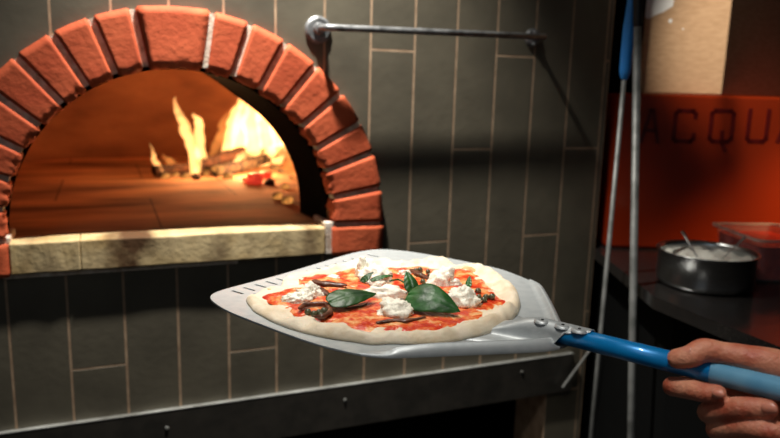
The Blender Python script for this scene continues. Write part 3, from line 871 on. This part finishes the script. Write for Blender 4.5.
pcx, pcy = PX + .012, PY + .018
NT = 180
polar = []
for p in rp:
    dx, dy = p.x - pcx, p.y - pcy; r = math.hypot(dx, dy)
    polar.append((math.atan2(dy, dx), r))
for i, (x, y, k) in enumerate(rim_px):
    if k == 'b': polar[i] = (polar[i][0], polar[i][1] + .004)
polar.sort()
def Rth(a):
    a = (a + PI) % (2 * PI) - PI
    n = len(polar)
    for i in range(n):
        a0, r0 = polar[i]; a1, r1 = polar[(i + 1) % n]
        if i == n - 1: a1 += 2 * PI
        aa = a if a >= a0 else a + 2 * PI
        if a0 <= aa <= a1:
            t = (aa - a0) / (a1 - a0 + 1e-9); t = t * t * (3 - 2 * t); return r0 + (r1 - r0) * t
    return polar[0][1]
def dough_h(t, a, R):
    # t: distance from rim edge, metres
    wrim = .025 + .008 * noise.noise(Vector((math.cos(a) * 2.2, math.sin(a) * 2.2, 3)))
    hr = RIMH * (1 + .28 * noise.noise(Vector((math.cos(a) * 3.1, math.sin(a) * 3.1, 9))))
    lf = max(0, math.cos(a - 2.75)); hr *= 1 - .62 * lf * lf
    if t >= wrim: return .0045
    u = t / wrim
    if u < .42: h = hr * math.sqrt(max(0, 1 - (1 - u / .42) ** 2))
    else:
        k = (u - .42) / .58; h = hr + (.0045 - hr) * (k * k * (3 - 2 * k))
    return h
pizza = thing('pizza', 'pizza with tomato, mozzarella, basil and anchovies lying on the peel', 'pizza', (pcx, pcy, zb))
bm = BM(); rows = []
tt = [0, .0006, .0018, .0035, .006, .009, .0125, .016, .020, .024, .028, .033, .038, .048, .06, .08, .10, .12, .14]
for k in range(NT):
    a = -PI + 2 * PI * k / NT; R = Rth(a); row = []
    for t in tt:
        tq = min(t, R - .004)
        r = R - tq; x, y = pcx + r * math.cos(a), pcy + r * math.sin(a)
        h = dough_h(tq, a, R)
        fade = min(1, tq / .008)
        h += fade * (.0030 * fbm((x, y, 0), 85, 3) + (.0060 * fbm((x, y, 0), 30, 2, 4) if tq < .03 else 0))
        row.append(bm.verts.new((x, y, zb + max(.0003, h))))
    rows.append(row)
for i in range(NT):
    a, b = rows[i], rows[(i + 1) % NT]
    for k in range(len(tt) - 1): bm.faces.new((a[k], b[k], b[k + 1], a[k + 1]))
bm.faces.new([r[-1] for r in rows]); bm.faces.new([r[0] for r in rows][::-1])
obj('crust', bm, M['dough'], pizza, smooth=True)
def surf_z(x, y):
    a = math.atan2(y - pcy, x - pcx); R = Rth(a); r = math.hypot(x - pcx, y - pcy)
    tq = max(0, R - r); return zb + dough_h(tq, a, R)
# sauce
bm = BM(); rows = []; ff = [0, .15, .3, .45, .6, .7, .78, .85, .9, .94, .97, 1.0]
NS = 260
for k in range(NS):
    a = -PI + 2 * PI * k / NS; R = Rth(a)
    Rs = (R - .023) * (1 + .055 * noise.noise(Vector((math.cos(a) * 3.3, math.sin(a) * 3.3, 1))) + .05 * noise.noise(Vector((math.cos(a) * 11, math.sin(a) * 11, 5))))
    Rs = min(Rs, R - .015)
    if -.1 < a < .75: Rs *= .95
    row = []
    for f in ff:
        r = Rs * f; x, y = pcx + r * math.cos(a), pcy + r * math.sin(a)
        z = surf_z(x, y) + .0017 * (1 - f ** 8) + .0002 + (.0016 * fbm((x, y, 1), 70, 3) + .0011 * fbm((x, y, 2), 160, 2)) * (1 - f ** 10) + .0007 * (1 - f ** 10)
        if f == 1.0: z -= .0022
        row.append(bm.verts.new((x, y, z)))
    rows.append(row)
for i in range(NS):
    a, b = rows[i], rows[(i + 1) % NS]
    for k in range(1, len(ff) - 1): bm.faces.new((a[k], b[k], b[k + 1], a[k + 1]))
bm.faces.new([r[1] for r in rows]); 
bmesh.ops.delete(bm, geom=[r[0] for r in rows], context='VERTS')
obj('tomato_sauce', bm, M['sauce'], pizza, smooth=True)
# browned blisters on the rim
for i, (x, y, r) in enumerate([(268, 284, .006), (469, 264, .011)]):
    p = onZ(x, y, zb + .012); p.z = surf_z(p.x, p.y) - r * .30
    bm = BM(); bmesh.ops.create_icosphere(bm, subdivisions=3, radius=r)
    for v in bm.verts: v.co *= 1 + .2 * fbm(v.co / r, 1.2, 2, i); v.co.z *= .62
    o = obj('crust_blister', bm, M['char'], pizza, smooth=True, origin=None)
    o.location = o.location + p if False else p; o.parent = None; bpy.context.view_layer.update(); o.parent = pizza; o.matrix_parent_inverse = pizza.matrix_world.inverted()

TZ = zb + .007
def put(o, p, rz=0):
    o.parent = None; o.location = p; o.rotation_euler = (0, 0, rz); bpy.context.view_layer.update()
    o.parent = pizza; o.matrix_parent_inverse = pizza.matrix_world.inverted()
def mozz(x0, y0, x1, y1, h, seed, smoothish=False, wide=None):
    """clump covering pixel box (x0..x1, ybase..): base centre on the sauce"""
    pb = onZ((x0 + x1) / 2, y1 - 1, TZ); d = depth_of(pb)
    w = (x1 - x0) / FOC * d * 1.14; h *= 1.1; dy = wide or w * .55
    # move base centre backwards half its depth
    fw = Vector((FWD.x, FWD.y, 0)).normalized(); rt = Vector((RGT.x, RGT.y, 0)).normalized()
    c = pb + fw * dy * .5
    bm = BM(); bmesh.ops.create_icosphere(bm, subdivisions=4, radius=1)
    for v in bm.verts:
        q = v.co.copy(); n = 1 + .34 * fbm(q, 1.3, 2, seed) + (.13 if smoothish else .24) * fbm(q, 3.6, 3, seed + 2) + (0 if smoothish else .12) * fbm(q, 9, 2, seed + 5)
        q *= n
        z = q.z
        z = z * h * .62 if z > 0 else z * h * .12
        v.co = rt * (q.x * w * .46) + fw * (q.y * dy * .46) + Vector((0, 0, z + h * .08))
    c.z = surf_z(c.x, c.y)
    o = obj('mozzarella_piece', bm, M['cheese'], pizza, smooth=True); put(o, c)
    return o
mozz(296, 282, 322, 298, .019, 2); mozz(283, 290, 308, 304, .013, 3); mozz(292, 286, 314, 301, .014, 23)
mozz(359, 262, 392, 287, .026, 4, wide=.05); mozz(355, 252, 369, 279, .034, 5, wide=.014); mozz(363, 281, 406, 300, .020, 6, True, wide=.03)
mozz(377, 299, 413, 319, .022, 7, wide=.035)
mozz(431, 260, 457, 288, .030, 18, True, wide=.034); mozz(446, 276, 462, 287, .012, 14)
mozz(447, 287, 481, 309, .026, 9, wide=.035)
mozz(398, 266, 412, 276, .010, 11); mozz(325, 272, 340, 279, .006, 12)

def leaf(base, tip, width, h0, h1, mt, seed, arch=.006, cup=.25, fold=0):
    """a leaf from base to tip: pixel points at heights h0, h1 over the sauce"""
    A_ = onZ(base[0], base[1], TZ + h0); B_ = onZ(tip[0], tip[1], TZ + h1)
    ln = (B_ - A_).length; d = (B_ - A_).normalized()
    s = d.cross(Vector((0, 0, 1))).normalized(); u = s.cross(d)
    if fold: s = (Matrix.Rotation(fold, 3, d) @ s); u = s.cross(d)
    bm = BM(); rows = []; NL, NWd = 26, 14
    for i in range(NL + 1):
        t = i / NL; wd = width * (math.sin(PI * min(1, t ** .72)) ** .75) * (1 - .12 * t)
        if i in (0, NL): wd = max(wd, .0008)
        row = []
        for j in range(NWd + 1):
            v = j / NWd * 2 - 1
            e = 1 + .04 * noise.noise(Vector((t * 9, v, seed)))
            z = arch * math.sin(PI * t) + cup * wd * (abs(v) ** 1.5) * .5 * (-1) + .0009 * abs(math.sin(t * 15 + abs(v) * 2.2)) * (abs(v) ** .6) * (1 - t * .4) - .0012 * math.exp(-(v * 7) ** 2)
            row.append(bm.verts.new(A_ + d * (ln * t - .12 * wd * v * v) + s * (wd * .5 * v * e) + u * z))
        rows.append(row)
    for a, b in zip(rows, rows[1:]):
        for k in range(NWd): bm.faces.new((a[k], a[k + 1], b[k + 1], b[k]))
    # keep above the sauce
    for v in bm.verts:
        zz = surf_z(v.co.x, v.co.y) + .0022
        if v.co.z < zz: v.co.z = zz + .0004 * noise.noise(v.co * 200)
    o = obj('basil_leaf', bm, M[mt], pizza, smooth=True)
    md = o.modifiers.new('s', 'SOLIDIFY'); md.thickness = .0006; md.offset = 1; apply_mods(o)
    for p in o.data.polygons: p.use_smooth = True
    return o
leaf((408, 295), (460, 312), .044, .014, .005, 'basil', 1, .010, .25, fold=.55)
leaf((413, 293), (406, 271), .019, .006, .027, 'basil', 2, .003, .2)
leaf((328, 303), (376, 294), .034, .008, .009, 'basil_dark', 3, .005, .15, fold=.30)
leaf((362, 282), (373, 272), .014, .012, .022, 'basil_dark', 4, .002)
leaf((371, 281), (393, 276), .015, .014, .018, 'basil', 5, .003)
leaf((468, 289), (470, 276), .010, .006, .018, 'basil', 6, .001, fold=-.5)
bm = BM(); tube(bm, catmull([onZ(449, 293, TZ + .003), onZ(458, 289, TZ + .006), onZ(467, 287, TZ + .008)], 5), .0012, 8); obj('basil_stem', bm, M['basil'], pizza, smooth=True)
bm = BM(); tube(bm, catmull([onZ(390, 281, TZ + .01), onZ(400, 280, TZ + .007), onZ(412, 290, TZ + .006)], 5), .0012, 8); obj('basil_stem', bm, M['basil'], pizza, smooth=True)

def strip(pts, w, z, seed, squash=.38):
    P3 = [onZ(x, y, TZ + z + (k[0] if k else 0)) for x, y, *k in pts]
    P3, R3 = catmull(P3, 6, [w * .35] + [w * .5] * (len(P3) - 2) + [w * .25])
    bm = BM(); tube(bm, P3, R3, 12, squash=squash, side=Vector((.5, .8, 0)), round_end=True)
    for v in bm.verts: v.co += Vector((fbm(v.co, 110, 2, seed), fbm(v.co, 110, 2, seed + 1), .6 * fbm(v.co, 110, 2, seed + 2))) * .0015
    return obj('anchovy_fillet', bm, M['anchovy'], pizza, smooth=True)
strip([(315, 281), (324, 283), (334, 284), (345, 285)], .013, .003, 1)
strip([(312, 288), (320, 290), (328, 294)], .014, .002, 2)
strip([(299, 308), (304, 305), (314, 303.5), (325, 304), (330, 308), (329, 313), (322, 317), (315, 316)], .0062, .003, 3, .8)
strip([(379, 322), (392, 320), (408, 320), (424, 317)], .008, .001, 4)
strip([(398, 302), (406, 301), (413, 304)], .012, .003, 5)
strip([(412, 270), (420, 274), (430, 279)], .011, .003, 6)
strip([(340, 306), (352, 308), (366, 304)], .004, .001, 7)
rc = random.Random(5)
for i, (x, y) in enumerate([(308, 311), (314, 313), (319, 312), (324, 310), (321, 315), (343, 294), (333, 302), (338, 301), (341, 303), (416, 270), (420, 269), (421, 275), (423, 281), (428, 271), (430, 275), (478, 290), (479, 296), (480, 300), (486, 296), (492, 296), (484, 299)]):
    r = rc.uniform(.0033, .0042)
    p = onZ(x, y, TZ + .003); p.z = surf_z(p.x, p.y) + .0045
    bm = BM(); bmesh.ops.create_icosphere(bm, subdivisions=2, radius=r)
    for v in bm.verts: v.co *= 1 + .15 * fbm(v.co / r, 1.5, 2, i)
    o = obj('caper', bm, M['caper'], pizza, smooth=True); put(o, p)

# ------------------------------------------------------------------ the hand
def ht(x):
    # camera depth of the handle axis under pixel column x
    lo, hi = 0.0, .5
    for _ in range(40):
        mid = (lo + hi) / 2; q = onhandle(mid) - CAM; xx = 390 + FOC * q.dot(RGT) / q.dot(FWD)
        if xx < x: lo = mid
        else: hi = mid
    return depth_of(onhandle(lo))
def hp(x, y, dt, xr=None): return dep(x, y, ht(min(xr or x, 790)) + dt)
hand = BM()
def finger(pts, rads, sq=1.0):
    P3, R3 = catmull(pts, 7, rads); tube(hand, P3, R3, 22, round_end=True, squash=sq)
# thumb
finger([hp(677.5, 358.5, -.013), hp(690, 356.5, -.012), hp(704, 350.5, -.004), hp(722, 353, .002), hp(748, 358, .006), hp(776, 366, .012), hp(815, 382, .02)],
       [.0088, .0098, .0108, .0098, .0112, .0145, .022])
# index
finger([hp(717, 393.5, -.015), hp(706, 393, -.014), hp(690, 389.5, -.010), hp(674, 386.5, -.002), hp(677, 387, .012), hp(705, 385, .026), hp(745, 385, .036), hp(800, 385, .04)],
       [.0078, .0085, .0088, .0090, .0088, .0095, .011, .014])
# middle
finger([hp(768, 409, -.012), hp(755, 408, -.014), hp(735, 408, -.013), hp(710, 412, -.003), hp(714, 413, .012), hp(745, 412, .03), hp(800, 408, .04)],
       [.0080, .0088, .0093, .0094, .0094, .0105, .014])
# ring
finger([hp(792, 434, -.010), hp(765, 430, -.014), hp(742, 427, -.011), hp(718, 429.5, 0), hp(722, 430, .014), hp(755, 430, .03), hp(805, 425, .036)],
       [.0078, .0086, .0088, .0088, .009, .010, .014])
# little
finger([hp(800, 455, -.006), hp(770, 448, -.008), hp(748, 444, -.006), hp(729, 444, .002), hp(735, 446, .014), hp(765, 446, .028), hp(810, 440, .034)],
       [.0068, .0075, .0076, .0076, .008, .009, .012])
# palm and forearm
finger([hp(792, 382, .032), hp(830, 392, .034), hp(872, 402, .036)], [.017, .021, .023])
finger([hp(798, 410, .034), hp(840, 412, .036), hp(880, 410, .038)], [.018, .022, .023])
finger([hp(800, 436, .030), hp(840, 428, .034), hp(880, 416, .038)], [.016, .020, .023])
finger([hp(815, 382, .020), hp(850, 395, .03), hp(885, 408, .036)], [.018, .022, .024])
wr = dep(885, 410, ht(780) + .036); el = wr + Vector((.14, -.26, -.02))
P3, R3 = catmull([wr, wr.lerp(el, .33), wr.lerp(el, .66), el], 6, [.0255, .029, .036, .040]); tube(hand, P3, R3, 28, round_end=True)
ho = obj('person', hand, M['skin'], smooth=True, origin=wr)
md = ho.modifiers.new('r', 'REMESH'); md.mode = 'VOXEL'; md.voxel_size = .0012; md.use_smooth_shade = True
md = ho.modifiers.new('s', 'SMOOTH'); md.iterations = 5; md.factor = .5
apply_mods(ho)
# knuckle creases
cre = [(hp(704, 341, -.006), (hp(730, 349, 0) - hp(690, 350, 0)).normalized()), ]
for p in ho.data.polygons: p.use_smooth = True
tag(ho, 'hand and forearm of a person gripping the blue peel handle', 'person')
bpy.context.view_layer.update()
def nail(c, dirv, up, w, l):
    d = dirv.normalized(); u = (up - d * up.dot(d)).normalized(); s = d.cross(u)
    bm = BM(); bmesh.ops.create_uvsphere(bm, u_segments=20, v_segments=12, radius=1)
    for v in bm.verts:
        q = v.co.copy(); v.co = c + d * q.x * l + s * q.y * w + u * (q.z * .0012 - q.y * q.y * .0022)
    return obj('fingernail', bm, M['nail'], ho, smooth=True)
tw = lambda x, y, dt: hp(x, y, dt)
nt_ = (UPV * .86 - FWD * .5).normalized()
nail(hp(681, 358, -.0128) + nt_ * .0098, hp(677, 359, 0) - hp(692, 355, 0), nt_, .0062, .0078)
nail(hp(718, 393.5, -.0236), hp(728, 396, 0) - hp(706, 391, 0), -FWD + UPV * .1, .0045, .0052)
nail(hp(769, 409, -.0208), hp(780, 411, 0) - hp(755, 408, 0), -FWD, .0055, .0062)
bm = BM(); P3, R3 = catmull([wr.lerp(el, .45), wr.lerp(el, .8), el + (el - wr) * .9], 6, [.044, .050, .062]); tube(bm, P3, R3, 28, cap=False)
sl = obj('sleeve', bm, M['sleeve'], ho, smooth=True); md = sl.modifiers.new('s', 'SOLIDIFY'); md.thickness = .003; apply_mods(sl)

# ------------------------------------------------------------------ lamps and world
W_ = bpy.data.worlds.new('world'); SC.world = W_; W_.use_nodes = True
W_.node_tree.nodes['Background'].inputs['Color'].default_value = (.75, .8, .85, 1)
W_.node_tree.nodes['Background'].inputs['Strength'].default_value = .03

def lamp_fixture(p, label, r=.09):
    f = thing('unseen_lamp', label, 'lamp', p)
    bm = BM(); lathe(bm, [(r, 0), (r * .8, .04), (r * .35, .09), (.02, .10), (.02, .11), (r * .38, .10), (r * .84, .045), (r * 1.04, 0)], 32, p)
    obj('lamp_shade', bm, M['black'], f, smooth=True)
    bm = BM(); tube(bm, [Vector(p) + Vector((0, 0, .10)), (p[0], p[1], 3.1)], .006, 10); obj('stem', bm, M['black'], f, smooth=True)
KL = Vector((.03, -.22, 2.45))
lamp_fixture((KL.x, KL.y, KL.z + .03), 'black shaded ceiling lamp hanging close to the wall above the oven')
k = lamp('key_lamp', 'SPOT', KL, 190, (1, .95, .86), .025, spot=D(74)); k.data.spot_blend = 1; aim(k, (.13, -.08, 1.3))
fl = lamp('soft_fill', 'AREA', (-1.5, -2.2, 2.6), 3.2, (.86, .93, 1.0), 1.1); aim(fl, (.1, -.6, 1.2))  # soft area fill added behind the camera at upper left, not a window
L2 = Vector((.15, -.40, 2.5))
lamp_fixture((L2.x, L2.y, L2.z + .03), 'added unseen black shade over the spot that brightens the cardboard box')
w2 = lamp('box_fill', 'SPOT', L2, 130, (1, .92, .80), .03, spot=D(21)); w2.data.spot_blend = 1; aim(w2, (1.12, -.14, 1.66))  # narrow spot added to brighten the left face of the cardboard box
L3 = Vector((1.80, -.80, 1.88))
lamp_fixture((L3.x, L3.y, L3.z + .03), 'added unseen black shade over the warm spot that brightens the orange cabinet')
L4 = Vector((-.22, -1.25, 2.62))
lamp_fixture((L4.x, L4.y, L4.z + .03), 'added unseen black shade over the fill spot for the pizza and hand')
w4 = lamp('pizza_fill', 'SPOT', L4, 50, (1, .95, .88), .08, spot=D(40)); w4.data.spot_blend = 1; aim(w4, (.22, -.80, 1.2))  # fill spot added to light the near side of pizza and hand
w3 = lamp('cabinet_fill', 'SPOT', L3, 120, (1, .66, .34), .04, spot=D(38)); w3.data.spot_blend = 1; aim(w3, (1.47, -.30, 1.16))  # warm spot added to make the right of the orange cabinet glow
